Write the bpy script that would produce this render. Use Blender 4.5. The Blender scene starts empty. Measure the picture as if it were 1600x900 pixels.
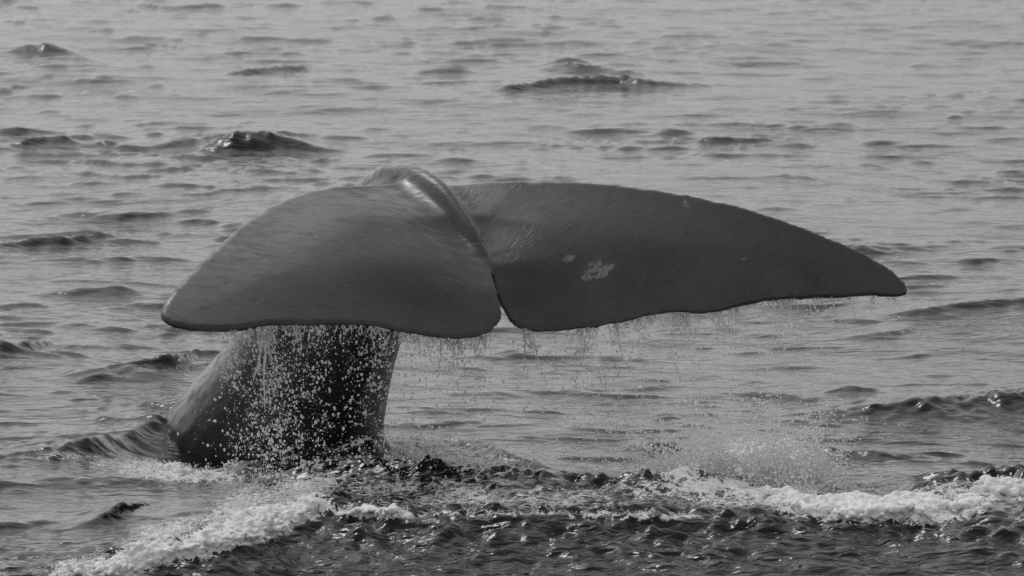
import bpy, math, random
import numpy as np
import openvdb as vdb

rng = np.random.default_rng(7)
random.seed(7)
scene = bpy.context.scene
col = scene.collection

# ------------------------------------------------------------------ camera
CAM_H = 5.1                       # eye height on a boat's deck
DEP = math.radians(7.7)           # looking down
LENS = 200.0
FPX = LENS / 36.0 * 1600.0        # focal length in photo pixels (1600 wide)
cd = bpy.data.cameras.new("camera")
cam = bpy.data.objects.new("camera", cd)
col.objects.link(cam)
cam.location = (0, 0, CAM_H)
cam.rotation_euler = (math.pi / 2 - DEP, 0, 0)
cd.lens = LENS
cd.sensor_width = 36
cd.clip_start = 0.5
cd.clip_end = 20000
cd.dof.use_dof = True
cd.dof.focus_distance = 30.2
cd.dof.aperture_fstop = 8.0
scene.camera = cam

# ------------------------------------------------------------------ sky, sun, exposure
SUN_EL, SUN_AZ = math.radians(53), math.radians(-31)      # azimuth from +Y (away from camera) towards +X
world = bpy.data.worlds.new("World")
scene.world = world
world.use_nodes = True
nt = world.node_tree
for n in list(nt.nodes):
    nt.nodes.remove(n)
wo = nt.nodes.new("ShaderNodeOutputWorld")
bg = nt.nodes.new("ShaderNodeBackground")
sky = nt.nodes.new("ShaderNodeTexSky")
sky.sky_type = 'NISHITA'
sky.sun_disc = False
sky.sun_elevation = SUN_EL
sky.sun_rotation = SUN_AZ
sky.air_density = 1.0
sky.dust_density = 1.95
sky.ozone_density = 1.0
bw = nt.nodes.new("ShaderNodeHueSaturation")              # black-and-white photograph: a colourless overcast sky
bw.inputs["Saturation"].default_value = 0.0
nt.links.new(sky.outputs[0], bw.inputs["Color"])
nt.links.new(bw.outputs[0], bg.inputs[0])
bg.inputs[1].default_value = 0.118
nt.links.new(bg.outputs[0], wo.inputs[0])
sd = bpy.data.lights.new("sun", 'SUN')
sd.energy = 0.5
sd.angle = math.radians(14)
sd.color = (1.0, 0.99, 0.985)
sun = bpy.data.objects.new("sun", sd)
col.objects.link(sun)
from mathutils import Vector
sdir = Vector((math.sin(SUN_AZ) * math.cos(SUN_EL), math.cos(SUN_AZ) * math.cos(SUN_EL), math.sin(SUN_EL)))
sun.rotation_euler = sdir.to_track_quat('Z', 'Y').to_euler()
sun.location = (0, 30, 40)
vs = scene.view_settings
vs.view_transform = 'Standard'
vs.look = 'None'
vs.gamma = 1.0
vs.exposure = 0.06
vs.use_curve_mapping = False

# ------------------------------------------------------------------ pixel <-> world
FWD = np.array([0, math.cos(DEP), -math.sin(DEP)])
UPV = np.array([0, math.sin(DEP), math.cos(DEP)])
CAMP = np.array([0, 0, CAM_H])


def ray(px, py):
    px = np.asarray(px, float)
    py = np.asarray(py, float)
    a = (px - 800) / FPX
    b = (450 - py) / FPX
    return FWD + a[..., None] * np.array([1.0, 0, 0]) + b[..., None] * UPV


def on_z(px, py, z=0.0):
    r = ray(px, py)
    t = (np.asarray(z) - CAM_H) / r[..., 2]
    return CAMP + r * t[..., None]


def to_px(P):
    d = P - CAMP
    w = d @ FWD
    return 800 + FPX * d[..., 0] / w, 450 - FPX * (d @ UPV) / w


# ------------------------------------------------------------------ small helpers
def smooth(a, b, x):
    t = np.clip((x - a) / (b - a), 0, 1)
    return t * t * (3 - 2 * t)


def mesh_np(name, V, F, smooth_shade=True):
    """V (n,3), F (m,k) with one k"""
    me = bpy.data.meshes.new(name)
    V = np.ascontiguousarray(V, np.float32)
    F = np.ascontiguousarray(F, np.int32)
    m, k = F.shape
    me.vertices.add(len(V))
    me.vertices.foreach_set("co", V.ravel())
    me.loops.add(m * k)
    me.loops.foreach_set("vertex_index", F.ravel())
    me.polygons.add(m)
    me.polygons.foreach_set("loop_start", np.arange(0, m * k, k, dtype=np.int32))
    me.polygons.foreach_set("use_smooth", np.full(m, smooth_shade, bool))
    me.update(calc_edges=True)
    return me


def attr(me, name, data):
    data = np.ascontiguousarray(data, np.float32)
    if data.ndim == 1:
        a = me.attributes.new(name, 'FLOAT', 'POINT')
        a.data.foreach_set("value", data)
    else:
        a = me.attributes.new(name, 'FLOAT_VECTOR', 'POINT')
        a.data.foreach_set("vector", data.ravel())


def obj(name, me, mat, label=None, category=None, kind=None):
    o = bpy.data.objects.new(name, me)
    col.objects.link(o)
    me.materials.append(mat)
    if label:
        o["label"] = label
    if category:
        o["category"] = category
    if kind:
        o["kind"] = kind
    return o


def new_mat(name):
    m = bpy.data.materials.new(name)
    m.use_nodes = True
    t = m.node_tree
    for n in list(t.nodes):
        t.nodes.remove(n)
    out = t.nodes.new("ShaderNodeOutputMaterial")

    def N(kind, **kw):
        n = t.nodes.new("ShaderNode" + kind)
        for k, v in kw.items():
            if k in n.inputs:
                n.inputs[k].default_value = v
            else:
                setattr(n, k, v)
        return n

    def Lk(a, b):
        t.links.new(a, b)
    return m, t, out, N, Lk


def math_node(N, Lk, op, a, b=None, clamp=False):
    n = N("Math", operation=op)
    n.use_clamp = clamp
    for i, v in enumerate((a, b)):
        if v is None:
            continue
        if isinstance(v, (int, float)):
            n.inputs[i].default_value = v
        else:
            Lk(v, n.inputs[i])
    return n.outputs[0]


def maprange(N, Lk, v, a, b, c=0.0, d=1.0):
    n = N("MapRange", interpolation_type='SMOOTHSTEP')
    Lk(v, n.inputs[0])
    for i, x in enumerate((a, b, c, d)):
        n.inputs[i + 1].default_value = x
    return n.outputs[0]


def noise2(shape_xy, cell, seed):
    """smooth value noise at points (x, y)"""
    x, y = shape_xy
    r = np.random.default_rng(seed)
    tab = r.random((256, 256)).astype(np.float32)
    xs, ys = x / cell, y / cell
    ix, iy = np.floor(xs).astype(int), np.floor(ys).astype(int)
    fx, fy = xs - ix, ys - iy
    fx = fx * fx * (3 - 2 * fx)
    fy = fy * fy * (3 - 2 * fy)
    i0, i1, j0, j1 = ix & 255, (ix + 1) & 255, iy & 255, (iy + 1) & 255
    return (tab[i0, j0] * (1 - fx) * (1 - fy) + tab[i1, j0] * fx * (1 - fy)
            + tab[i0, j1] * (1 - fx) * fy + tab[i1, j1] * fx * fy)


# ------------------------------------------------------------------ sea: one displaced sheet out to the horizon
class Spectrum:
    """random directional wave field on a periodic tile"""

    def __init__(self, n, size, lo, hi, power, theta, spread, seed, slope):
        r = np.random.default_rng(seed)
        k1 = np.fft.fftfreq(n, size / n) * 2 * np.pi
        kx, ky = np.meshgrid(k1, k1, indexing='ij')
        k = np.hypot(kx, ky)
        k[0, 0] = 1
        th = np.arctan2(ky, kx)
        D = np.abs(np.cos(th - theta)) ** spread + .10 / (1 + spread)
        band = smooth(2 * np.pi / hi * 0.7, 2 * np.pi / hi, k) * (1 - smooth(2 * np.pi / lo * 0.6, 2 * np.pi / lo, k))
        amp = np.where(k > 0, k ** power, 0) * D * band
        amp[0, 0] = 0
        sp = amp * (r.normal(size=k.shape) + 1j * r.normal(size=k.shape))
        h = np.fft.ifft2(sp)
        gx = np.fft.ifft2(sp * 1j * kx).real
        gy = np.fft.ifft2(sp * 1j * ky).real
        sc = slope / math.sqrt((gx ** 2 + gy ** 2).mean())
        self.h = (h.real * sc).astype(np.float32)
        self.dx = (np.fft.ifft2(sp * 1j * kx / k).real * sc).astype(np.float32)
        self.dy = (np.fft.ifft2(sp * 1j * ky / k).real * sc).astype(np.float32)
        self.n, self.size = n, size

    def sample(self, x, y):
        u, v = x / self.size * self.n, y / self.size * self.n
        iu, iv = np.floor(u).astype(int), np.floor(v).astype(int)
        fu, fv = (u - iu).astype(np.float32), (v - iv).astype(np.float32)
        a, b, c, d = iu % self.n, (iu + 1) % self.n, iv % self.n, (iv + 1) % self.n
        return [t[a, c] * (1 - fu) * (1 - fv) + t[b, c] * fu * (1 - fv) + t[a, d] * (1 - fu) * fv + t[b, d] * fu * fv
                for t in (self.h, self.dx, self.dy)]


SWELL = Spectrum(512, 64.0, 1.6, 14.0, -2.4, math.radians(75), 2.0, 3, 0.024)
CHOP = Spectrum(2048, 40.0, 0.20, 1.3, -1.9, math.radians(82), 1.5, 5, 0.09)
PEAK = Spectrum(2048, 30.0, 0.10, 0.60, -1.45, math.radians(88), 5.0, 15, 0.1)
RIPPLE = Spectrum(1024, 9.7, 0.045, 0.30, -1.4, math.radians(75), 0.8, 9, 0.060)

# crests that can be picked out in the photograph: photo pixels of the crest line, crest height (m), front and back lengths (m)
RIDGES = [
    # the swell in front of the whale, its face towards the boat
    ([(-200, 930), (60, 905), (150, 885), (280, 850), (400, 818), (480, 792), (560, 800), (700, 806), (860, 806), (1000, 808), (1150, 812), (1300, 815), (1450, 812), (1600, 808), (1800, 806)],
     [.14, .15, .17, .19, .21, .23, .22, .22, .23, .22, .20, .18, .18, .2, .2], .72, 1.1),
    # the wake ring thrown up by the tail
    ([(300, 770), (440, 752), (520, 738), (640, 742), (760, 752), (880, 765), (1000, 768), (1120, 770), (1250, 790)],
     [0, .08, .14, .15, .16, .15, .15, .11, 0], .30, .5),
    ([(600, 700), (660, 688), (740, 690), (800, 715), (900, 745)], [0, .07, .08, .06, 0], .16, .3),
    # water piled against the stock
    ([(250, 760), (320, 748), (430, 722), (520, 694), (570, 684), (620, 692), (660, 705)], [0, .05, .10, .14, .15, .08, 0], .22, .35),
    # dark shoulder to the left of the stock
    ([(-150, 725), (0, 708), (80, 694), (170, 668), (235, 650), (290, 641), (350, 640)], [.05, .07, .10, .10, .07, .04, 0], .28, .9),
    ([(-100, 770), (60, 755), (200, 752), (320, 770)], [.04, .05, .05, 0], .25, .4),
    # long crest on the right
    ([(1130, 640), (1250, 628), (1330, 618), (1420, 608), (1500, 600), (1580, 592), (1700, 596)], [0, .03, .06, .09, .12, .15, .13], .22, .7),
    # rolling breaker on the right edge
    ([(1380, 790), (1450, 768), (1530, 752), (1600, 748), (1750, 752)], [0, .12, .17, .2, .2], .25, .6),
    ([(960, 690), (1020, 684), (1080, 688)], [0, .07, 0], .10, .25),
    ([(1190, 690), (1250, 686), (1340, 694), (1400, 700), (1480, 702)], [0, .06, .06, .05, 0], .10, .25),
    ([(1150, 605), (1200, 600), (1260, 606), (1320, 612)], [0, .03, .03, 0], .08, .2),
    ([(760, 145), (830, 130), (880, 122), (960, 116), (1000, 120), (1060, 128), (1140, 130)], [.02, .07, .10, .12, .11, .05, 0], .15, .5),
    ([(830, 105), (880, 92), (930, 98), (985, 104), (1010, 112)], [0, .10, .08, .07, 0], .2, .5),
    ([(340, 118), (370, 112), (420, 104), (470, 98), (490, 100)], [0, .06, .08, .08, 0], .14, .4),
    ([(230, 228), (300, 218), (340, 214)], [.02, .05, .05], .1, .3),
    ([(0, 372), (60, 364), (120, 362), (220, 360)], [.06, .07, .06, 0], .1, .3),
    ([(30, 450), (90, 440), (150, 436), (180, 432), (230, 446)], [0, .04, .05, .07, 0], .12, .3),
    ([(50, 580), (130, 584), (190, 572), (270, 556), (300, 560)], [0, .05, .08, .12, 0], .16, .35),
    ([(0, 548), (40, 540), (80, 538)], [.07, .07, 0], .12, .3),
    ([(1380, 492), (1450, 484), (1540, 476), (1600, 472), (1700, 470)], [.02, .05, .06, .07, .07], .12, .4),
    ([(1300, 390), (1350, 383), (1420, 388), (1560, 380)], [.02, .07, .03, 0], .12, .4),
    ([(1330, 520), (1400, 510), (1450, 508)], [0, .05, 0], .1, .3),
    ([(750, 548), (800, 541), (860, 546)], [0, .04, 0], .1, .3),
    ([(100, 845), (150, 825), (200, 808), (250, 796)], [0, .06, .06, 0], .12, .3),
]
# single steep wavelets: photo pixel of the crest, width (px), height of the dark face (px)
HUMPS = [(66, 66, 90, 22), (400, 204, 150, 44), (75, 215, 100, 20), (250, 131, 40, 10), (200, 145, 40, 8), (885, 90, 60, 14), (590, 200, 50, 8),
         (710, 228, 40, 9), (1220, 280, 60, 10), (1355, 260, 50, 8), (1580, 292, 60, 12), (1440, 90, 25, 7), (795, 140, 50, 7), (298, 55, 40, 8),
         (1335, 592, 80, 15), (1215, 332, 40, 10), (905, 62, 40, 6), (700, 25, 40, 6), (450, 8, 50, 10), (40, 22, 40, 6), (80, 165, 40, 10),
         (1020, 580, 60, 9), (860, 570, 60, 8), (940, 618, 40, 8), (1290, 205, 50, 6), (40, 528, 40, 10), (1120, 238, 60, 6), (960, 240, 80, 6),
         (620, 470, 10, 3), (240, 505, 60, 10), (880, 655, 60, 8), (700, 655, 60, 8), (1080, 650, 60, 8), (770, 605, 50, 6), (1450, 660, 60, 6)]


def catmull(P, n=8):
    Q = np.vstack([2 * P[0] - P[1], P, 2 * P[-1] - P[-2]])
    o = []
    for i in range(1, len(Q) - 2):
        p0, p1, p2, p3 = Q[i - 1:i + 3]
        for t in np.linspace(0, 1, n, endpoint=False):
            o.append(.5 * (2 * p1 + (p2 - p0) * t + (2 * p0 - 5 * p1 + 4 * p2 - p3) * t * t + (3 * p1 - p0 - 3 * p2 + p3) * t ** 3))
    o.append(P[-1])
    return np.array(o)


def build_ridges():
    out = []
    for pts, A, wf, wb in RIDGES:
        A = np.array(A, float)
        P = np.array(pts, float)
        W = on_z(P[:, 0], P[:, 1], A * 0.9)
        K = catmull(np.column_stack([W[:, 0], W[:, 1], A]), 6)
        out.append((np.maximum.accumulate(K[:, 0]), K[:, 1], np.maximum(K[:, 2], 0), wf, wb))
    return out


RW = build_ridges()
HW = []
for (px, py, w, h) in HUMPS:
    p0 = on_z(px, py, 0.0)
    ppm = FPX / p0[1]
    A = min(h / ppm * (0.52 if h < 14 else .70), 0.3)
    if h < 14:
        w *= 1.35 + .5 * math.sin(px)
    p = on_z(px, py, A)
    HW.append((p[0], p[1], A, w / ppm * 0.5))


def feature_height(x, y):
    """waves that stand at a known place"""
    h = np.zeros_like(x)
    wob = (noise2((x, y), 0.45, 11) - 0.5) * 0.22 + (noise2((x, y), 0.16, 12) - 0.5) * 0.08
    fine = noise2((x, y), .075, 13)
    vfine = noise2((x, y), .038, 14)
    for X, Y, A, wf, wb in RW:
        m = (x > X[0] - 0.8) & (x < X[-1] + 0.8) & (y > Y.min() - 3 * wf - 0.5) & (y < Y.max() + 3 * wb + 0.5)
        if not m.any():
            continue
        xm, ym = x[m], y[m]
        # smooth interpolation of the crest line
        yc = np.interp(xm, X, Y)
        am = np.interp(xm, X, A)
        lo, hi = xm < X[0], xm > X[-1]
        am = np.where(lo, A[0] * np.exp(-((xm - X[0]) / .4) ** 2), np.where(hi, A[-1] * np.exp(-((xm - X[-1]) / .4) ** 2), am))
        d = ym - yc + (wob[m] + (fine[m] - .5) * .09) * min(1.0, wf * 2.6)
        q = np.where(d < 0, -d / wf, d / wb)
        h[m] += am * (0.65 * np.exp(-1.5 * q) + 0.35 * np.exp(-q * q)) * (.85 + 1.3 * wob[m] + .22 * (fine[m] - .5) + .16 * (vfine[m] - .5))
    for X, Y, A, w in HW:
        m = (np.abs(x - X) < 2.6 * w) & (np.abs(y - Y) < 1.6)
        if not m.any():
            continue
        xm, ym = x[m], y[m]
        u = (xm - X) / w
        jag = wob[m] + (fine[m] - .5) * .10
        d = ym - Y + jag * .38 + (0.10 * u * u + .06 * math.sin(X * 37.0) * u) * min(1, w * 3)
        q = np.where(d < 0, -d / max(1.25 * A, .06), d / max(4.0 * A, .15))
        side = np.exp(-1.1 * np.abs(u + jag[:] * .8) ** 2.6)
        h[m] += A * side * (0.75 * np.exp(-1.5 * q) + 0.3 * np.exp(-q * q)) * (.95 + .9 * jag + .12 * (fine[m] - .5) + .08 * (vfine[m] - .5))
    return h


# patches of foam and froth lying on the sea: photo pixel centre, half sizes (px), tilt (px rise per px), strength
FOAM = [(430, 815, 75, 22, -.35, 1.2), (330, 848, 70, 20, -.3, 1.2), (220, 878, 90, 18, -.28, 1.2), (470, 770, 60, 26, -.2, .75), (380, 795, 70, 30, -.3, .7), (250, 840, 70, 26, -.3, .6),
        (130, 890, 60, 14, -.2, .8), (480, 792, 40, 9, 0, 1.2), (575, 803, 70, 6, .04, .95), (760, 802, 140, 5, 0, .45), (980, 806, 120, 7, 0, .5),
        (1330, 800, 90, 16, .05, 1.2), (1250, 785, 60, 22, .1, .9), (1440, 800, 80, 18, .02, 1.1), (1515, 795, 25, 16, 0, 1.0), (1150, 765, 120, 24, 0, .75), (1060, 735, 70, 26, 0, .5), (1190, 715, 90, 30, 0, .8),
        (1570, 765, 60, 18, 0, .8), (1480, 772, 50, 20, 0, .5), (240, 735, 70, 14, .1, .75), (320, 745, 60, 10, 0, .75), (180, 725, 40, 10, 0, .55), (660, 700, 60, 18, 0, .5), (740, 715, 90, 26, .25, .5),
        (560, 765, 70, 22, .1, .34), (700, 770, 120, 24, .1, .38), (880, 775, 120, 20, .05, .38), (560, 690, 60, 8, -.3, .35), (120, 715, 110, 8, .02, .35), (1000, 760, 60, 25, 0, .4)]


def foam_at(px, py):
    f = np.zeros_like(px)
    for (cx, cy, rx, ry, k, s) in FOAM:
        u = (px - cx) / rx
        v = (py - cy - k * (px - cx)) / ry
        f = np.maximum(f, s * np.exp(-(u * u + v * v) ** 1.5 * .8))
    return f




def churn_at(x, y):
    c = np.maximum(np.exp(-((x - .25) / 1.25) ** 2 - ((y - 29.55) / .75) ** 2), .45 * np.exp(-((x + 1.9) / 1.0) ** 2 - ((y - 29.9) / .8) ** 2))
    c = np.maximum(c, .7 * np.exp(-((x - 1.6) / .9) ** 2 - ((y - 29.6) / .5) ** 2))
    c = c * (.5 + noise2((x, y), .35, 41))
    f = smooth(28.25, 27.5, y) * smooth(18, 25, y) * np.exp(-(x / 6.0) ** 2)
    return c, f


def sea_position(x, y):
    """displaced sea point above the flat point (x, y)"""
    near = np.exp(-np.maximum(np.hypot(x, y) - 75, 0) / 60.0)
    h1, ax, ay = SWELL.sample(x, y)
    h2, bx, by = CHOP.sample(x + 3.3, y + 1.7)
    h3, cx, cy = RIPPLE.sample(x, y)
    patch = 0.25 + 1.3 * noise2((x + 40, y * 0.8), 2.2, 21) ** 1.5
    # steep wavelets stand up here and there on otherwise calm water
    hp, ex, ey = PEAK.sample(x + .5 * noise2((x, y), .5, 51), y + .35 * noise2((x, y), .6, 52))
    e = np.maximum(hp / PEAK.h.std() * .8 + .35 * h2 / CHOP.h.std() - .85, 0)
    e = e / (1 + .45 * e)
    steep = e * .0235 * patch * near * (1 + (y - 30) * .012)
    # the churned water: round the tail, and the face of the swell below it
    churn, face = churn_at(x, y)
    kf = np.clip(churn * .8 + face * 1.2, 0, 1)
    g3, gxx, gyy = RIPPLE.sample(x * .42 + .3 * noise2((x, y), .4, 81), y * .95)
    h3, cx, cy = h3 + (g3 - h3) * kf, cx + (gxx - cx) * kf, cy + (gyy - cy) * kf
    k2 = (.50 + .3 * churn) * near
    k3 = (.85 + 1.2 * np.clip(e, 0, 1.5)) * (.3 + .7 * patch) * near + 4.0 * churn + 3.8 * face
    calm = 1 - .65 * np.exp(-((x + .8) / 2.2) ** 2 - ((y - 31.3) / 1.6) ** 2)
    z = h1 * near * calm + h2 * k2 + h3 * k3 + steep
    X = x - (ax * .8 * near + bx * (1.0 * k2 + .5 * np.clip(e, 0, 1) * patch * near) + cx * .8 * np.minimum(k3, 2.2))
    Y = y - (ay * .8 * near + by * (1.0 * k2 + .5 * np.clip(e, 0, 1) * patch * near) + cy * .8 * np.minimum(k3, 2.2))
    z = z + feature_height(x, y)
    z = z - .15 * np.exp(-((x + 1.62) / .62) ** 2 - ((y - 31.25) / .55) ** 2)          # hollow where the stock breaks the surface
    return X, Y, z


def axis(segs):
    v = [segs[0][0]]
    for a, b, s0, s1 in segs:
        p = a
        n = max(2, int(round(2 * (b - a) / (s0 + s1))))
        t = np.linspace(0, 1, n + 1)[1:]
        # spacing grows from s0 to s1
        w = s0 + (s1 - s0) * (np.arange(n) + .5) / n
        c = np.cumsum(w)
        v += list(a + (b - a) * c / c[-1])
    return np.array(v)


YS = axis([(-3000, -40, 600, 20), (-40, 20, 8, 1), (20, 26, .8, .03), (26, 33, .022, .022), (33, 48, .025, .05), (48, 66, .05, .10), (66, 130, .15, 2.5), (130, 1200, 6, 90), (1200, 9000, 200, 1500)])
TT = axis([(0, .047, 1.95e-4, 1.95e-4), (.047, .075, 2e-4, 7e-4), (.075, .3, 1e-3, .02), (.3, 3, .05, .3), (3, 40, .6, 8)])
TT = np.concatenate([-TT[:0:-1], TT])
APEX = 60.0
gx, gy = np.meshgrid(TT, YS)                     # rows: y
fan = np.maximum(gy, -20) + APEX
px_, py_ = (gx * fan).ravel(), gy.ravel()
X, Y, Z = sea_position(px_, py_)
V = np.stack([X, Y, Z], 1)
nr, nc = gx.shape
ii = np.arange(nr * nc).reshape(nr, nc)
F = np.stack([ii[:-1, :-1], ii[:-1, 1:], ii[1:, 1:], ii[1:, :-1]], -1).reshape(-1, 4)
ahead = V[:, 1] > 5
qx, qy = np.zeros(len(V)), np.full(len(V), -9999.)
qx[ahead], qy[ahead] = to_px(V[ahead])
FOAMV = foam_at(qx, qy)
FOAMV *= .45 + .75 * noise2((X, Y * .8), .22, 71) + .45 * noise2((X, Y * .8), .07, 72)
lump = noise2((X * 1.0, Y), .11, 31) * .6 + noise2((X, Y), .05, 32) * .4
V[:, 2] += np.clip(FOAMV - .55, 0, .6) * (lump - .25) * .12
sea_me = mesh_np("sea", V, F)
attr(sea_me, "foam", FOAMV)
cf = churn_at(px_, py_)
attr(sea_me, "churn", np.clip(cf[0] + cf[1], 0, 1))

m, t, out, N, Lk = new_mat("sea_water")
geo = N("NewGeometry")
foam_a = N("Attribute", attribute_name="foam")
water = N("BsdfPrincipled", **{"Base Color": (.012, .0125, .013, 1), "Roughness": .07, "IOR": 1.333})
foamb = N("BsdfPrincipled", **{"Base Color": (.84, .84, .84, 1), "Roughness": .75})
n1 = N("TexNoise", **{"Scale": 9.0, "Detail": 6.0, "Roughness": .65})
n2 = N("TexNoise", **{"Scale": 38.0, "Detail": 3.0, "Roughness": .6})
Lk(geo.outputs["Position"], n1.inputs["Vector"])
Lk(geo.outputs["Position"], n2.inputs["Vector"])
mx = math_node(N, Lk, 'ADD', math_node(N, Lk, 'MULTIPLY', n1.outputs[0], .75), math_node(N, Lk, 'MULTIPLY', n2.outputs[0], .55))
fm = math_node(N, Lk, 'SUBTRACT', math_node(N, Lk, 'ADD', math_node(N, Lk, 'MULTIPLY', foam_a.outputs["Fac"], .95), mx), 1.0)
vo = N("TexVoronoi", feature='DISTANCE_TO_EDGE', **{"Scale": 13.0})
dst = N("VectorMath", operation='MULTIPLY_ADD')
Lk(n1.outputs[1], dst.inputs[0])
dst.inputs[1].default_value = (.22, .22, .22)
Lk(geo.outputs["Position"], dst.inputs[2])
Lk(dst.outputs[0], vo.inputs["Vector"])
lace = maprange(N, Lk, vo.outputs["Distance"], .02, .16, .20, -.12)
fm = math_node(N, Lk, 'ADD', fm, lace)
ffac = maprange(N, Lk, fm, -.02, .34)
fmask = maprange(N, Lk, foam_a.outputs["Fac"], .05, .2)
ffac = math_node(N, Lk, 'MULTIPLY', ffac, fmask)
bmp = N("Bump", **{"Strength": .9, "Distance": .02})
Lk(n2.outputs[0], bmp.inputs["Height"])
def ridged(scale, detail):
    mp = N("Mapping")
    mp.inputs["Scale"].default_value = scale
    Lk(geo.outputs["Position"], mp.inputs["Vector"])
    nn = N("TexNoise", **{"Scale": 1.0, "Detail": detail, "Roughness": .5, "Distortion": .35})
    Lk(mp.outputs[0], nn.inputs["Vector"])
    a = math_node(N, Lk, 'ABSOLUTE', math_node(N, Lk, 'SUBTRACT', nn.outputs[0], .5))
    return math_node(N, Lk, 'SUBTRACT', 1.0, math_node(N, Lk, 'MULTIPLY', a, 2.0))


rip = math_node(N, Lk, 'ADD', math_node(N, Lk, 'MULTIPLY', ridged((2.6, 6.5, 5.0), 2.0), 1.0), math_node(N, Lk, 'MULTIPLY', ridged((8.0, 19.0, 14.0), 2.0), .38))
bmw = N("Bump", **{"Strength": .3, "Distance": .035})
ch_a = N("Attribute", attribute_name="churn")
Lk(maprange(N, Lk, ch_a.outputs["Fac"], 0, 1, .26, .75), bmw.inputs["Strength"])
Lk(rip, bmw.inputs["Height"])
Lk(bmw.outputs[0], water.inputs["Normal"])
Lk(bmp.outputs[0], foamb.inputs["Normal"])
mixs = N("MixShader")
Lk(ffac, mixs.inputs[0])
Lk(water.outputs[0], mixs.inputs[1])
Lk(foamb.outputs[0], mixs.inputs[2])
Lk(mixs.outputs[0], out.inputs[0])
MAT_SEA = m
obj("sea", sea_me, MAT_SEA, "grey rippled open sea with dark wavelets around the whale tail", "sea", "structure")

# ------------------------------------------------------------------ whale: one continuous body, flukes and tail stock above the water
PHI, TAU = math.radians(29), math.radians(37)
Lr = np.array([math.cos(PHI), math.sin(PHI), 0])                 # towards the whale's right
Fw = np.array([-math.sin(PHI), math.cos(PHI), 0])                # the whale's heading
Zu = np.array([0, 0, 1.0])
Cc = Fw * math.cos(TAU) + Zu * math.sin(TAU)                     # along the fluke chord, towards its root
Nn = -Fw * math.sin(TAU) + Zu * math.cos(TAU)                    # out of the fluke's upper side
r0 = ray(768, 420)
NOTCH = CAMP + r0 * (30.0 / (r0 @ FWD))


def fluke_h(s, c):
    a = np.minimum(np.abs(s), 2.8)
    return -np.where(s < 0, .055, .0) * a ** 1.5 - .17 * np.clip(c, -.7, .85) ** 2 + .11 * np.clip(s, -2.4, 2.4) * np.clip(c, -.7, .85) - .09 * np.exp(-(a / .36) ** 2) * smooth(-.05, .4, c)


def lobe_h(s, c, side):
    """near the notch the left lobe lies over the right one"""
    w = np.exp(-((np.abs(s)) / .30) ** 2) * smooth(.02, -.22, c)
    return (.035 if side < 0 else -.10) * w


def px_to_sc(pts, side):
    P = np.array(pts, float)
    r = ray(P[:, 0], P[:, 1])
    h = np.zeros(len(P))
    for _ in range(60):
        base = NOTCH + h[:, None] * Nn
        tt = ((base - CAMP) * Nn).sum(1) / (r @ Nn)
        q = CAMP + r * tt[:, None] - base
        s, c = q @ Lr, q @ Cc
        h = .6 * h + .4 * (fluke_h(s, c) + lobe_h(s, c, side))
    return np.stack([s, c], 1)


LEFT = [(767, 420), (771, 440), (778, 464), (784, 486), (781, 504), (766, 519), (742, 528), (715, 531), (680, 528), (640, 522), (605, 515), (575, 510), (540, 509), (480, 509), (425, 510), (375, 515),
        (335, 518), (298, 515), (268, 508), (252, 498), (251, 487), (263, 466), (292, 433), (332, 394), (380, 352), (430, 322), (475, 304), (515, 296), (560, 293), (610, 291), (650, 288)]
RIGHT = [(768, 420), (770, 440), (776, 464), (786, 486), (802, 506), (825, 516), (850, 519), (900, 515), (960, 507), (1010, 495), (1050, 489), (1080, 490), (1102, 491), (1130, 487), (1170, 476), (1220, 469),
         (1300, 465), (1370, 463), (1404, 464), (1417, 459), (1415, 447), (1393, 425), (1350, 398), (1290, 371), (1200, 339), (1100, 313), (1000, 297), (920, 289), (860, 287), (790, 289), (730, 290)]
poly_l = np.vstack([catmull(px_to_sc(LEFT, -1)), [[.05, .82], [.50, .68], [.50, .10], [.02, .10]]])
poly_r = np.vstack([catmull(px_to_sc(RIGHT, 1)), [[-.05, .82], [-.50, .68], [-.50, .10], [-.02, .10]]])


def poly_sdf(poly, s, c):
    """positive inside"""
    best = np.full(s.shape, 1e9)
    inside = np.zeros(s.shape, bool)
    n = len(poly)
    for i in range(n):
        a, b = poly[i], poly[(i + 1) % n]
        e = b - a
        wx, wy = s - a[0], c - a[1]
        tt = np.clip((wx * e[0] + wy * e[1]) / max(e @ e, 1e-12), 0, 1)
        best = np.minimum(best, (wx - e[0] * tt) ** 2 + (wy - e[1] * tt) ** 2)
        cond = (a[1] <= c) != (b[1] <= c)
        if cond.any() and abs(e[1]) > 1e-12:
            xi = a[0] + (c - a[1]) / e[1] * e[0]
            inside ^= cond & (s < xi)
    d = np.sqrt(best)
    return np.where(inside, d, -d)


VOX = 0.016
lo = np.array([-2.5, -0.65, -1.75])       # (s, f, z) box
hi = np.array([3.0, 4.15, 0.75])
dim = np.ceil((hi - lo) / VOX).astype(int)
axs = [lo[i] + VOX * np.arange(dim[i]) for i in range(3)]
# 2-D lookups of the fluke plan
cs = np.arange(-1.2, 1.6, .012)
S2, C2 = np.meshgrid(np.arange(-2.6, 3.1, .012), cs, indexing='ij')
BAND = .22


def smin(a, b, k):
    h = np.clip(.5 + .5 * (b - a) / k, 0, 1)
    return b + (a - b) * h - k * h * (1 - h)


def bilinear(T, s, c):
    u, v = (s + 2.6) / .012, (c + 1.2) / .012
    u = np.clip(u, 0, T.shape[0] - 1.001)
    v = np.clip(v, 0, T.shape[1] - 1.001)
    iu, iv = u.astype(np.int32), v.astype(np.int32)
    fu, fv = (u - iu).astype(np.float32), (v - iv).astype(np.float32)
    return T[iu, iv] * (1 - fu) * (1 - fv) + T[iu + 1, iv] * fu * (1 - fv) + T[iu, iv + 1] * (1 - fu) * fv + T[iu + 1, iv + 1] * fu * fv


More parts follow.
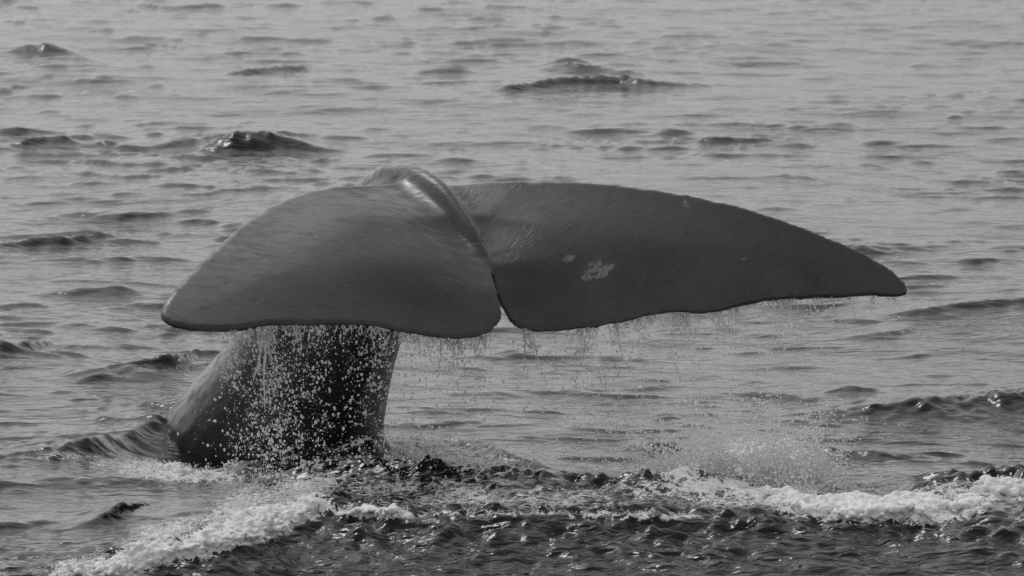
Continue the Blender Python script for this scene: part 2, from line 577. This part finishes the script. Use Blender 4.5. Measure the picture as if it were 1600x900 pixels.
# (f, z) -> (c, n)
FF, ZZ = np.meshgrid(axs[1], axs[2], indexing='ij')
cc_ = (FF * math.cos(TAU) + ZZ * math.sin(TAU)).astype(np.float32)
nn_ = (-FF * math.sin(TAU) + ZZ * math.cos(TAU)).astype(np.float32)
field = np.full(dim, BAND, np.float32)
for side, poly in ((-1, poly_l), (1, poly_r)):
    d2 = poly_sdf(poly, S2, C2)
    d2 = d2 + (noise2((S2 + 9, C2 + 9), .06, 91) - .5) * .012 + (noise2((S2 + 9, C2 + 9), .022, 92) - .5) * .005
    a = np.abs(S2)
    lead = smooth(-.25, .35, C2 + .28 * a)                        # 0 at the trailing edge, 1 at the leading edge
    Tm = .020 + .035 * np.exp(-(a / .85) ** 1.4) + .020 * np.clip(1 - a / 2.2, 0, 1)
    T2 = (.013 + .018 * lead * np.clip(1.3 - a / 2.4, .3, 1)) + (Tm - .02) * smooth(0, .5, d2) * (.35 + .65 * smooth(-.45, .1, C2))
    H2 = fluke_h(S2, C2) + lobe_h(S2, C2, side)
    d2, T2, H2 = d2.astype(np.float32), T2.astype(np.float32), H2.astype(np.float32)
    part = np.full(dim, BAND, np.float32)
    for i, s in enumerate(axs[0]):
        if side < 0 and s > .55 or side > 0 and s < -.55:
            continue
        sv = np.full(cc_.shape, s, np.float32)
        n = nn_ - bilinear(H2, sv, cc_)
        near = (np.abs(n) < .45)
        if not near.any():
            continue
        d, T = bilinear(d2, sv[near], cc_[near]), bilinear(T2, sv[near], cc_[near])
        e = np.maximum(T - d, 0)
        part[i][near] = np.minimum(np.sqrt(e * e + n[near] ** 2) - T, BAND)
    field = part if side < 0 else smin(field, part, .025)

# the stock: dorsal and ventral points in the whale's plane of symmetry (f, z) and half width
ST = [((.15, .06), (.18, -.02), .03), ((.38, .25), (.38, .0), .07), ((.60, .385), (.62, -.06), .11), ((.84, .42), (.82, -.20), .15), ((1.12, .40), (.98, -.38), .21), ((1.50, .25), (1.22, -.58), .29),
      ((2.0, -.06), (1.44, -.80), .39), ((2.52, -.55), (1.64, -1.05), .48), ((3.18, -1.06), (1.82, -1.36), .62), ((3.7, -1.60), (1.95, -1.75), .72), ((4.2, -2.1), (2.1, -2.2), .85)]
D = catmull(np.array([a for a, _, _ in ST], float), 5)
Vv = catmull(np.array([b for _, b, _ in ST], float), 5)
Wd = catmull(np.array([[w, 0] for *_, w in ST], float), 5)[:, 0]
RN = 40
ang = np.linspace(0, 2 * math.pi, RN, endpoint=False)
ca, sa = np.cos(ang), np.sin(ang)
# lens-shaped section with keels above and below
qa = np.sign(ca) * np.abs(ca) ** .95
sb = np.sign(sa) * np.abs(sa) ** 1.30 * (1 - .22 * np.clip(-ca, 0, 1) + .1 * np.clip(ca, 0, 1))     # fuller above, sharper keel below
loft = []
for d_, v_, w_ in zip(D, Vv, Wd):
    mid, half = (d_ + v_) / 2, (d_ - v_) / 2
    fz = mid + qa[:, None] * half
    loft.append(np.stack([sb * w_, fz[:, 0], fz[:, 1]], 1))
loft = np.array(loft)
ns = len(loft)
LV = loft.reshape(-1, 3)
ri = np.arange(ns * RN).reshape(ns, RN)
q = np.stack([ri[:-1], np.roll(ri[:-1], -1, 1), np.roll(ri[1:], -1, 1), ri[1:]], -1).reshape(-1, 4)
LV = np.vstack([LV, loft[0].mean(0), loft[-1].mean(0)])
k0, k1 = ns * RN, ns * RN + 1
tri = [(ri[0, (j + 1) % RN], ri[0, j], k0) for j in range(RN)] + [(ri[-1, j], ri[-1, (j + 1) % RN], k1) for j in range(RN)]
tr = vdb.createLinearTransform(VOX)
hw = BAND / VOX
g = vdb.FloatGrid.createLevelSetFromPolygons(np.ascontiguousarray(LV - lo, dtype=np.float32), quads=np.ascontiguousarray(q, dtype=np.uint32),
                                             triangles=np.ascontiguousarray(tri, dtype=np.uint32), transform=tr, halfWidth=hw)
stock = np.full(dim, BAND, np.float32)
g.copyToArray(stock)
field = smin(field, stock, .10)
del stock, part
# dorsal keel running over the hump and down to the notch
KE = np.array([(.02, .0), (.19, .148), (.34, .238), (.55, .342), (.79, .392), (.98, .388), (1.2, .358), (1.5, .22)])
KR = np.array([.018, .030, .042, .052, .060, .066, .070, .06])
KE2 = catmull(KE, 4)
KR2 = np.interp(np.linspace(0, 1, len(KE2)), np.linspace(0, 1, len(KR)), KR)
kd = np.full(FF.shape, 9.0)
kr = np.zeros(FF.shape)
for i in range(len(KE2) - 1):
    a, b = KE2[i], KE2[i + 1]
    e = b - a
    tt = np.clip(((FF - a[0]) * e[0] + (ZZ - a[1]) * e[1]) / (e @ e), 0, 1)
    dd = np.hypot(FF - a[0] - e[0] * tt, ZZ - a[1] - e[1] * tt)
    rr = KR2[i] + (KR2[i + 1] - KR2[i]) * tt
    better = dd - rr < kd - kr
    kd, kr = np.where(better, dd, kd), np.where(better, rr, kr)
for i, s in enumerate(axs[0]):
    if abs(s) < .4:
        field[i] = smin(field[i], np.minimum(np.sqrt(kd ** 2 + s * s) - kr, BAND).astype(np.float32), .032)
grid = vdb.FloatGrid()
grid.background = BAND
grid.copyFromArray(np.clip(field, -BAND, BAND))
grid.transform = tr
pts, quads = grid.convertToQuads(isovalue=0.0)
pts = np.asarray(pts, float) + lo
quads = np.asarray(quads)
S, Fq, Zq = pts[:, 0], pts[:, 1], pts[:, 2]
WV = NOTCH + S[:, None] * Lr + Fq[:, None] * Fw + Zq[:, None] * Zu
wh = mesh_np("whale", WV, quads[:, ::-1])
C_ = Fq * math.cos(TAU) + Zq * math.sin(TAU)
N_ = -Fq * math.sin(TAU) + Zq * math.cos(TAU)
attr(wh, "skin", np.stack([S, C_, N_], 1))
fl_w = smooth(-.35, -.1, N_ - fluke_h(S, C_)) * (1 - smooth(.75, 1.0, C_))
attr(wh, "fluke", fl_w)
# pale rubbed scars on the right fluke
scar_px = [(884, 416, 9, 5, -.5, .9), (915, 441, 9, 5, -.4, .9), (921, 432, 13, 4, -.35, .9), (930, 424, 8, 4, -.9, .9), (936, 436, 13, 5, -.3, 1), (944, 429, 12, 5, -.5, 1), (919, 423, 8, 3, -.5, .6),
           (1069, 324, 3, 9, 0, 1), (1160, 412, 7, 4, -.3, .55), (1081, 357, 4, 3, 0, .4), (1042, 433, 2, 3, 0, .4), (848, 375, 3, 9, 0, .25)]
scar = np.zeros(len(pts))
for (x, y, rx, ry, k, st) in scar_px:
    s0, c0 = px_to_sc([(x, y)], 1)[0]
    sx, cx_ = px_to_sc([(x + rx, y + k * rx)], 1)[0]
    e1 = np.array([sx - s0, cx_ - c0])
    r1 = np.hypot(*e1)
    e1 /= r1
    r2 = ry / 296 / .75
    du, dv = S - s0, C_ - c0
    u, v = (du * e1[0] + dv * e1[1]) / r1, (-du * e1[1] + dv * e1[0]) / r2
    scar = np.maximum(scar, st * np.exp(-(u * u + v * v) ** 2 * .8))
scar *= smooth(-.02, .02, N_ - fluke_h(S, C_))
attr(wh, "scar", scar)

m, t, out, N, Lk = new_mat("wet_whale_skin")
at = N("Attribute", attribute_name="skin")
sc_a = N("Attribute", attribute_name="scar")
sep = N("SeparateXYZ")
Lk(at.outputs["Vector"], sep.inputs[0])
ab = math_node(N, Lk, 'ABSOLUTE', sep.outputs[0])
cmb = N("CombineXYZ")
Lk(ab, cmb.inputs[0]); Lk(sep.outputs[1], cmb.inputs[1]); Lk(sep.outputs[2], cmb.inputs[2])
rot = N("VectorRotate", rotation_type='Z_AXIS')
rot.inputs["Angle"].default_value = math.radians(-38)
Lk(cmb.outputs[0], rot.inputs["Vector"])
mp = N("Mapping"); mp.inputs["Scale"].default_value = (8, 24, 16)
Lk(rot.outputs[0], mp.inputs["Vector"])
w1 = N("TexNoise", **{"Scale": 1.0, "Detail": 5.0, "Roughness": .6, "Distortion": .4})
Lk(mp.outputs[0], w1.inputs["Vector"])
mp2 = N("Mapping"); mp2.inputs["Scale"].default_value = (26, 75, 50)
Lk(rot.outputs[0], mp2.inputs["Vector"])
w2 = N("TexNoise", **{"Scale": 1.0, "Detail": 3.0, "Roughness": .5})
Lk(mp2.outputs[0], w2.inputs["Vector"])
big = N("TexNoise", **{"Scale": 2.5, "Detail": 4.0, "Roughness": .6})
Lk(at.outputs["Vector"], big.inputs["Vector"])
ridge = maprange(N, Lk, w1.outputs[0], .54, .68)
hgt = math_node(N, Lk, 'ADD', math_node(N, Lk, 'MULTIPLY', ridge, .32), math_node(N, Lk, 'MULTIPLY', w2.outputs[0], .35))
bmp = N("Bump", **{"Strength": .55, "Distance": .005})
Lk(hgt, bmp.inputs["Height"])
cr = N("ValToRGB")
cr.color_ramp.elements[0].position, cr.color_ramp.elements[0].color = .36, (.020, .0195, .020, 1)
cr.color_ramp.elements[1].position, cr.color_ramp.elements[1].color = .66, (.066, .0645, .065, 1)
tone = math_node(N, Lk, 'ADD', math_node(N, Lk, 'MULTIPLY', big.outputs[0], .7), math_node(N, Lk, 'MULTIPLY', w2.outputs[0], .3))
Lk(tone, cr.inputs[0])
scn = math_node(N, Lk, 'MULTIPLY', sc_a.outputs["Fac"], math_node(N, Lk, 'ADD', math_node(N, Lk, 'MULTIPLY', w2.outputs[0], 3.0), -.6))
scf = maprange(N, Lk, scn, .25, .75, 0, .8)
mixc = N("Mix", data_type='RGBA')
Lk(scf, mixc.inputs[0]); Lk(cr.outputs[0], mixc.inputs[6]); mixc.inputs[7].default_value = (.24, .24, .24, 1)
bs = N("BsdfPrincipled", **{"IOR": 1.45, "Coat Weight": .6, "Coat Roughness": .34, "Coat IOR": 1.4})
Lk(mixc.outputs[2], bs.inputs["Base Color"])
wet = math_node(N, Lk, 'ADD', math_node(N, Lk, 'MULTIPLY', big.outputs[0], .5), math_node(N, Lk, 'MULTIPLY', w1.outputs[0], .5))
Lk(maprange(N, Lk, wet, .38, .62, .20, .50), bs.inputs["Roughness"])
Lk(maprange(N, Lk, wet, .40, .60, .65, .15), bs.inputs["Coat Weight"])
Lk(bmp.outputs[0], bs.inputs["Coat Normal"])
Lk(bmp.outputs[0], bs.inputs["Normal"])
Lk(bs.outputs[0], out.inputs[0])
obj("whale", wh, m, "dark grey whale raising its tail stock and broad notched flukes above the water", "whale")
print("sea verts", len(V), "whale verts", len(pts))

# ------------------------------------------------------------------ foam, drops and spray
def ico():
    p = (1 + 5 ** .5) / 2
    v = np.array([(-1, p, 0), (1, p, 0), (-1, -p, 0), (1, -p, 0), (0, -1, p), (0, 1, p), (0, -1, -p), (0, 1, -p), (p, 0, -1), (p, 0, 1), (-p, 0, -1), (-p, 0, 1)], float)
    v /= np.linalg.norm(v[0])
    f = np.array([(0, 11, 5), (0, 5, 1), (0, 1, 7), (0, 7, 10), (0, 10, 11), (1, 5, 9), (5, 11, 4), (11, 10, 2), (10, 7, 6), (7, 1, 8), (3, 9, 4), (3, 4, 2), (3, 2, 6), (3, 6, 8), (3, 8, 9),
                  (4, 9, 5), (2, 4, 11), (6, 2, 10), (8, 6, 7), (9, 8, 1)])
    return v, f


OCT_V = np.array([(1, 0, 0), (-1, 0, 0), (0, 1, 0), (0, -1, 0), (0, 0, 1), (0, 0, -1)], float)
OCT_F = np.array([(0, 2, 4), (2, 1, 4), (1, 3, 4), (3, 0, 4), (2, 0, 5), (1, 2, 5), (3, 1, 5), (0, 3, 5)])


def balls(name, P, R, small=.0045, stretch=None):
    """water drops as one mesh; the tiny ones with fewer faces"""
    st = np.ones((len(P), 3)) if stretch is None else stretch
    Vs, Fs, off = [], [], 0
    for (tv, tf), sel in (((OCT_V * 1.12, OCT_F), R < small), (ico(), R >= small)):
        if not sel.any():
            continue
        p, r, k = P[sel], R[sel], st[sel]
        vv = p[:, None, :] + tv[None] * r[:, None, None] * k[:, None, :]
        ff = tf[None] + (np.arange(len(p)) * len(tv))[:, None, None] + off
        Vs.append(vv.reshape(-1, 3))
        Fs.append(ff.reshape(-1, 3))
        off += len(p) * len(tv)
    return mesh_np(name, np.vstack(Vs), np.vstack(Fs))


def froth_mat(name, colour, through, gloss, glass=0.0):
    """bubbles and drops: light comes through them as well as off them"""
    m, t, out, N, Lk = new_mat(name)
    df = N("BsdfDiffuse", Color=(colour,) * 3 + (1,))
    tl = N("BsdfTranslucent", Color=(colour,) * 3 + (1,))
    gl = N("BsdfGlossy", Roughness=.12)
    a, b = N("MixShader"), N("MixShader")
    a.inputs[0].default_value = through
    b.inputs[0].default_value = gloss
    Lk(df.outputs[0], a.inputs[1]); Lk(tl.outputs[0], a.inputs[2])
    Lk(a.outputs[0], b.inputs[1]); Lk(gl.outputs[0], b.inputs[2])
    if glass:
        gs = N("BsdfGlass", Roughness=.04, IOR=1.333)
        c = N("MixShader")
        c.inputs[0].default_value = glass
        Lk(b.outputs[0], c.inputs[1]); Lk(gs.outputs[0], c.inputs[2])
        b = c
    Lk(b.outputs[0], out.inputs[0])
    return m


MAT_DROP = froth_mat("water_drop", .97, .72, .12, .10)
MAT_SPRAY = froth_mat("white_spray", .94, .68, .06)
m, t, out, N, Lk = new_mat("white_froth")
bs = N("BsdfPrincipled", **{"Base Color": (.86, .86, .86, 1), "Roughness": .6})
ge = N("NewGeometry")
nz = N("TexNoise", **{"Scale": 60.0, "Detail": 4.0, "Roughness": .65})
Lk(ge.outputs["Position"], nz.inputs["Vector"])
bp = N("Bump", **{"Strength": .4, "Distance": .008})
Lk(nz.outputs[0], bp.inputs["Height"])
Lk(bp.outputs[0], bs.inputs["Normal"])
Lk(bs.outputs[0], out.inputs[0])
MAT_FROTH = m


def te_points(pts, side, n, wx, wy):
    """n points along a trailing edge, weighted by photo x; returns world points"""
    P = catmull(np.array(pts, float), 12)
    o = np.argsort(P[:, 0])
    P = P[o]
    xs = np.linspace(P[0, 0], P[-1, 0], 2000)
    w = np.interp(xs, wx, wy)
    x = rng.choice(xs, n, p=w / w.sum()) + rng.normal(0, 2, n)
    y = np.interp(x, P[:, 0], P[:, 1])
    sc = px_to_sc(np.stack([x, y], 1), side)
    h = fluke_h(sc[:, 0], sc[:, 1]) + lobe_h(sc[:, 0], sc[:, 1], side)
    return NOTCH + sc[:, :1] * Lr + sc[:, 1:] * Cc + h[:, None] * Nn, x


TE_L, TE_R = LEFT[5:19], RIGHT[4:20]
WL = ([250, 300, 345, 400, 450, 560, 620, 660, 790], [.02, .08, .25, .8, 1, 1.1, 1.0, .55, .3])
WR = ([790, 830, 880, 960, 1010, 1060, 1110, 1160, 1230, 1300, 1420], [.5, .7, .9, .7, .6, .9, 1.1, 1.0, .8, .3, .05])


def uneven(wx, wy, seed):
    """water leaves the edge heavily in some places and hardly in others"""
    xs = np.linspace(wx[0], wx[-1], 400)
    n = noise2((xs, xs * 0), 26.0, seed) * .6 + noise2((xs, xs * 0 + 9), 9.0, seed + 1) * .4
    return xs, np.interp(xs, wx, wy) * (.12 + 2.2 * n ** 3.4 * 1.5)


def curtain(name, label, pts, side, n, wts, wind):
    """clusters torn from the falling sheets, strung out along short curved threads, and fine spray between them"""
    nc = n // 9
    P, x = te_points(pts, side, nc, *wts)
    fall = np.where(rng.random(nc) < (.2 if side < 0 else .28), rng.beta(.8, 6, nc), rng.beta(1.05, 1.2, nc))
    cnt = np.clip(rng.lognormal(1.15, .9, nc), 1, 40).astype(int)
    k = np.repeat(np.arange(nc), cnt)
    m = len(k)
    ang = rng.normal(math.pi / 2, .7, nc)[k]
    L = (rng.lognormal(math.log(.055), .7, nc))[k]
    t = (rng.random(m) - .5)
    f = fall[k]
    Q = P[k].copy()
    Q[:, 2] -= .012 + f * (P[k, 2] - .05)
    sc = (.010 + .085 * fall ** .8)
    Q[:, 0] += (rng.normal(0, 1, nc) * sc)[k] + np.cos(ang) * t * L + rng.normal(0, .012, m) + wind * f * rng.random(nc)[k]
    Q[:, 1] += (rng.normal(0, 1, nc) * sc)[k] * 1.5 + rng.normal(0, .01, m)
    Q[:, 2] += np.sin(ang) * t * L + (t * t - .1) * L * .6 + rng.normal(0, .006, m)
    top = P[k, 2] - .006
    Q[:, 2] = np.minimum(Q[:, 2], top)
    R = np.clip(np.exp(rng.normal(math.log(.00145), .72, m)), .0007, .0065)
    big = rng.random(m) < .05
    R[big] *= rng.uniform(1.3, 2.1, big.sum())
    R = np.minimum(R, .0075)
    st = rng.uniform(.75, 1.25, (m, 3))
    st[:, 2] = 1 + rng.random(m) ** 2 * 1.2
    me = balls(name, Q, R, small=.0032, stretch=st)
    return obj(name, me, MAT_DROP, label, "water drops", "stuff")


WL = uneven(*WL, 61)
WR = uneven(*WR, 63)
curtain("falling_water_drops", "bright water drops falling in front of the dark tail stock", TE_L, -1, 30000, WL, .04)
curtain("falling_water_drops", "scattered water drops falling from the right fluke's trailing edge", TE_R, 1, 26000, WR, .10)


def strands(name, label, pts, side, n, wts, length, lean):
    P, x = te_points(pts, side, n, *wts)
    Vs, Fs = [], []
    off = 0
    SEG, RD = 9, 4
    an = np.arange(RD) * 2 * math.pi / RD
    for p in P:
        L = length * rng.lognormal(-.4, .75)
        tt = np.linspace(0, 1, SEG)
        wob = np.cumsum(rng.normal(0, 1, (SEG, 2)), 0) * .0045
        lx = rng.normal(lean, .13)
        ctr = np.stack([p[0] + wob[:, 0] + lx * L * tt, p[1] + wob[:, 1], p[2] + .004 - L * tt], 1)
        r = (.0033 * (1 - tt) ** .6 + .0007) * rng.lognormal(-.1, .5) * (.6 + .9 * rng.random(SEG))
        ring = ctr[:, None, :] + np.stack([np.cos(an), np.sin(an), 0 * an], 1)[None] * r[:, None, None]
        Vs.append(ring.reshape(-1, 3))
        i0 = np.arange(SEG * RD).reshape(SEG, RD) + off
        Fs.append(np.stack([i0[:-1], i0[1:], np.roll(i0[1:], -1, 1), np.roll(i0[:-1], -1, 1)], -1).reshape(-1, 4))
        off += SEG * RD
    me = mesh_np(name, np.vstack(Vs), np.vstack(Fs))
    return obj(name, me, MAT_DROP, label, "water strands", "stuff")


strands("dripping_water_strands", "stringy water dripping from the left fluke over the tail stock", TE_L, -1, 300, uneven([250, 380, 420, 620, 660, 790], [0, .1, 1, 1.2, 1, .5], 61), .05, .06)
strands("dripping_water_strands", "thin water streams running off the right fluke's trailing edge", TE_R, 1, 240, uneven([790, 830, 900, 1000, 1060, 1130, 1240, 1420], [.3, .8, .4, .6, 1, 1.1, .5, .02], 63), .05, .22)

# froth: sampled where the foam lies on the sea
vis = (qx > -60) & (qx < 1660) & (qy > 600) & (qy < 930) & (FOAMV > .25)
idx = np.nonzero(vis)[0]
wgt = np.clip(FOAMV[idx] - .2, 0, 1) ** 1.5
# heaped foam of the breaking crests: union of many small heaps, meshed as one lumpy body
strong = idx[FOAMV[idx] > .85]
pick = rng.choice(strong, 17000)
CP = V[pick] + rng.normal(0, .016, (17000, 3)) * (1.3, 1.3, .6)
roll = (qx[pick] > 1200)
CR = np.exp(rng.normal(np.where(roll & (rng.random(len(pick)) < .15), math.log(.016), math.log(.0078)), .4)).clip(.005, .030)
CP[:, 2] += CR * .25
FV = .0062
flo = CP.min(0) - .15
fdim = np.ceil((CP.max(0) + .15 - flo) / FV).astype(int)
ff = np.full(fdim, .06, np.float32)
for p, r in zip(CP, CR):
    a0 = np.maximum(((p - r - .06 - flo) / FV).astype(int), 0)
    a1 = np.minimum(((p + r + .06 - flo) / FV).astype(int) + 2, fdim)
    g3 = np.ix_(*[flo[i] + FV * np.arange(a0[i], a1[i]) - p[i] for i in range(3)])
    dd = np.sqrt(g3[0] ** 2 + g3[1] ** 2 + (g3[2] * 1.35) ** 2) - r
    sl = tuple(slice(a0[i], a1[i]) for i in range(3))
    ff[sl] = smin(ff[sl], dd.astype(np.float32), .012)
gfo = vdb.FloatGrid()
gfo.background = .06
gfo.copyFromArray(np.clip(ff, -.06, .06))
gfo.transform = vdb.createLinearTransform(FV)
fp, fq = gfo.convertToQuads(isovalue=0.0)
fme = mesh_np("breaking_foam", np.asarray(fp, float) + flo, np.asarray(fq)[:, ::-1])
obj("breaking_foam", fme, MAT_FROTH, "white breaking foam heaped along the crest in front of the tail", "foam", "stuff")

# bubbles and flecks
nb = 24000
pick = rng.choice(idx, nb, p=wgt / wgt.sum())
BP = V[pick] + rng.normal(0, .012, (nb, 3))
BR = np.exp(rng.normal(math.log(.0024), .5, nb)).clip(.0012, .008)
BP[:, 2] += np.abs(rng.normal(0, .012, nb)) * np.clip(FOAMV[pick], 0, 1)
obj("froth_bubbles", balls("froth_bubbles", BP, BR, .006), MAT_SPRAY, "fine white froth bubbles scattered on the churned wake", "froth", "stuff")

# plume of spray thrown up behind the swell
ns_ = 42000
jets = [(1195, 768, 60, .44, 1.2), (1110, 772, 55, .38, .9), (1245, 775, 50, .30, .7), (1050, 775, 65, .24, .55), (1300, 785, 70, .12, .35), (980, 770, 70, .15, .3), (640, 712, 40, .09, .12), (760, 725, 60, .08, .12), (1560, 775, 70, .14, .35), (520, 735, 40, .08, .12)]
wj = np.array([j[4] for j in jets])
js = rng.choice(len(jets), ns_, p=wj / wj.sum())
J = np.array(jets)[js]
fil = rng.integers(0, 46, ns_)                            # each plume is torn into ragged filaments
fseed = js * 46 + fil
fo = rng.normal(0, 1, len(jets) * 46)[fseed]               # where along the plume it starts
fl = rng.lognormal(-.35, .45, len(jets) * 46)[fseed]       # how far it flies
lean_ = fo * .35 + rng.normal(0, .25, len(jets) * 46)[fseed]
bx_ = J[:, 0] + fo * J[:, 2] * .55
G = on_z(bx_, J[:, 1] + rng.normal(0, 5, ns_), .05)
tf = rng.beta(1.0, 1.35, ns_)
up = tf * np.minimum(fl, 1.5) * J[:, 3]
spr = .010 + .030 * tf
G[:, 2] = .02 + up + rng.normal(0, .35, ns_) * spr
G[:, 0] += lean_ * up * (.6 + .5 * tf) + rng.normal(0, 1, ns_) * spr
G[:, 1] += (rng.normal(0, .10, len(jets) * 46))[fseed] + rng.normal(0, 1, ns_) * spr
core = (rng.random(ns_) < .3) & (js < 4)
GR = np.exp(rng.normal(math.log(.0030), .55, ns_)).clip(.0012, .014)
GR[core] = rng.uniform(.003, .008, core.sum())
obj("splash_spray", balls("splash_spray", G, GR, .0062), MAT_SPRAY, "white plume of spray splashing up beside the churned wake", "spray", "stuff")
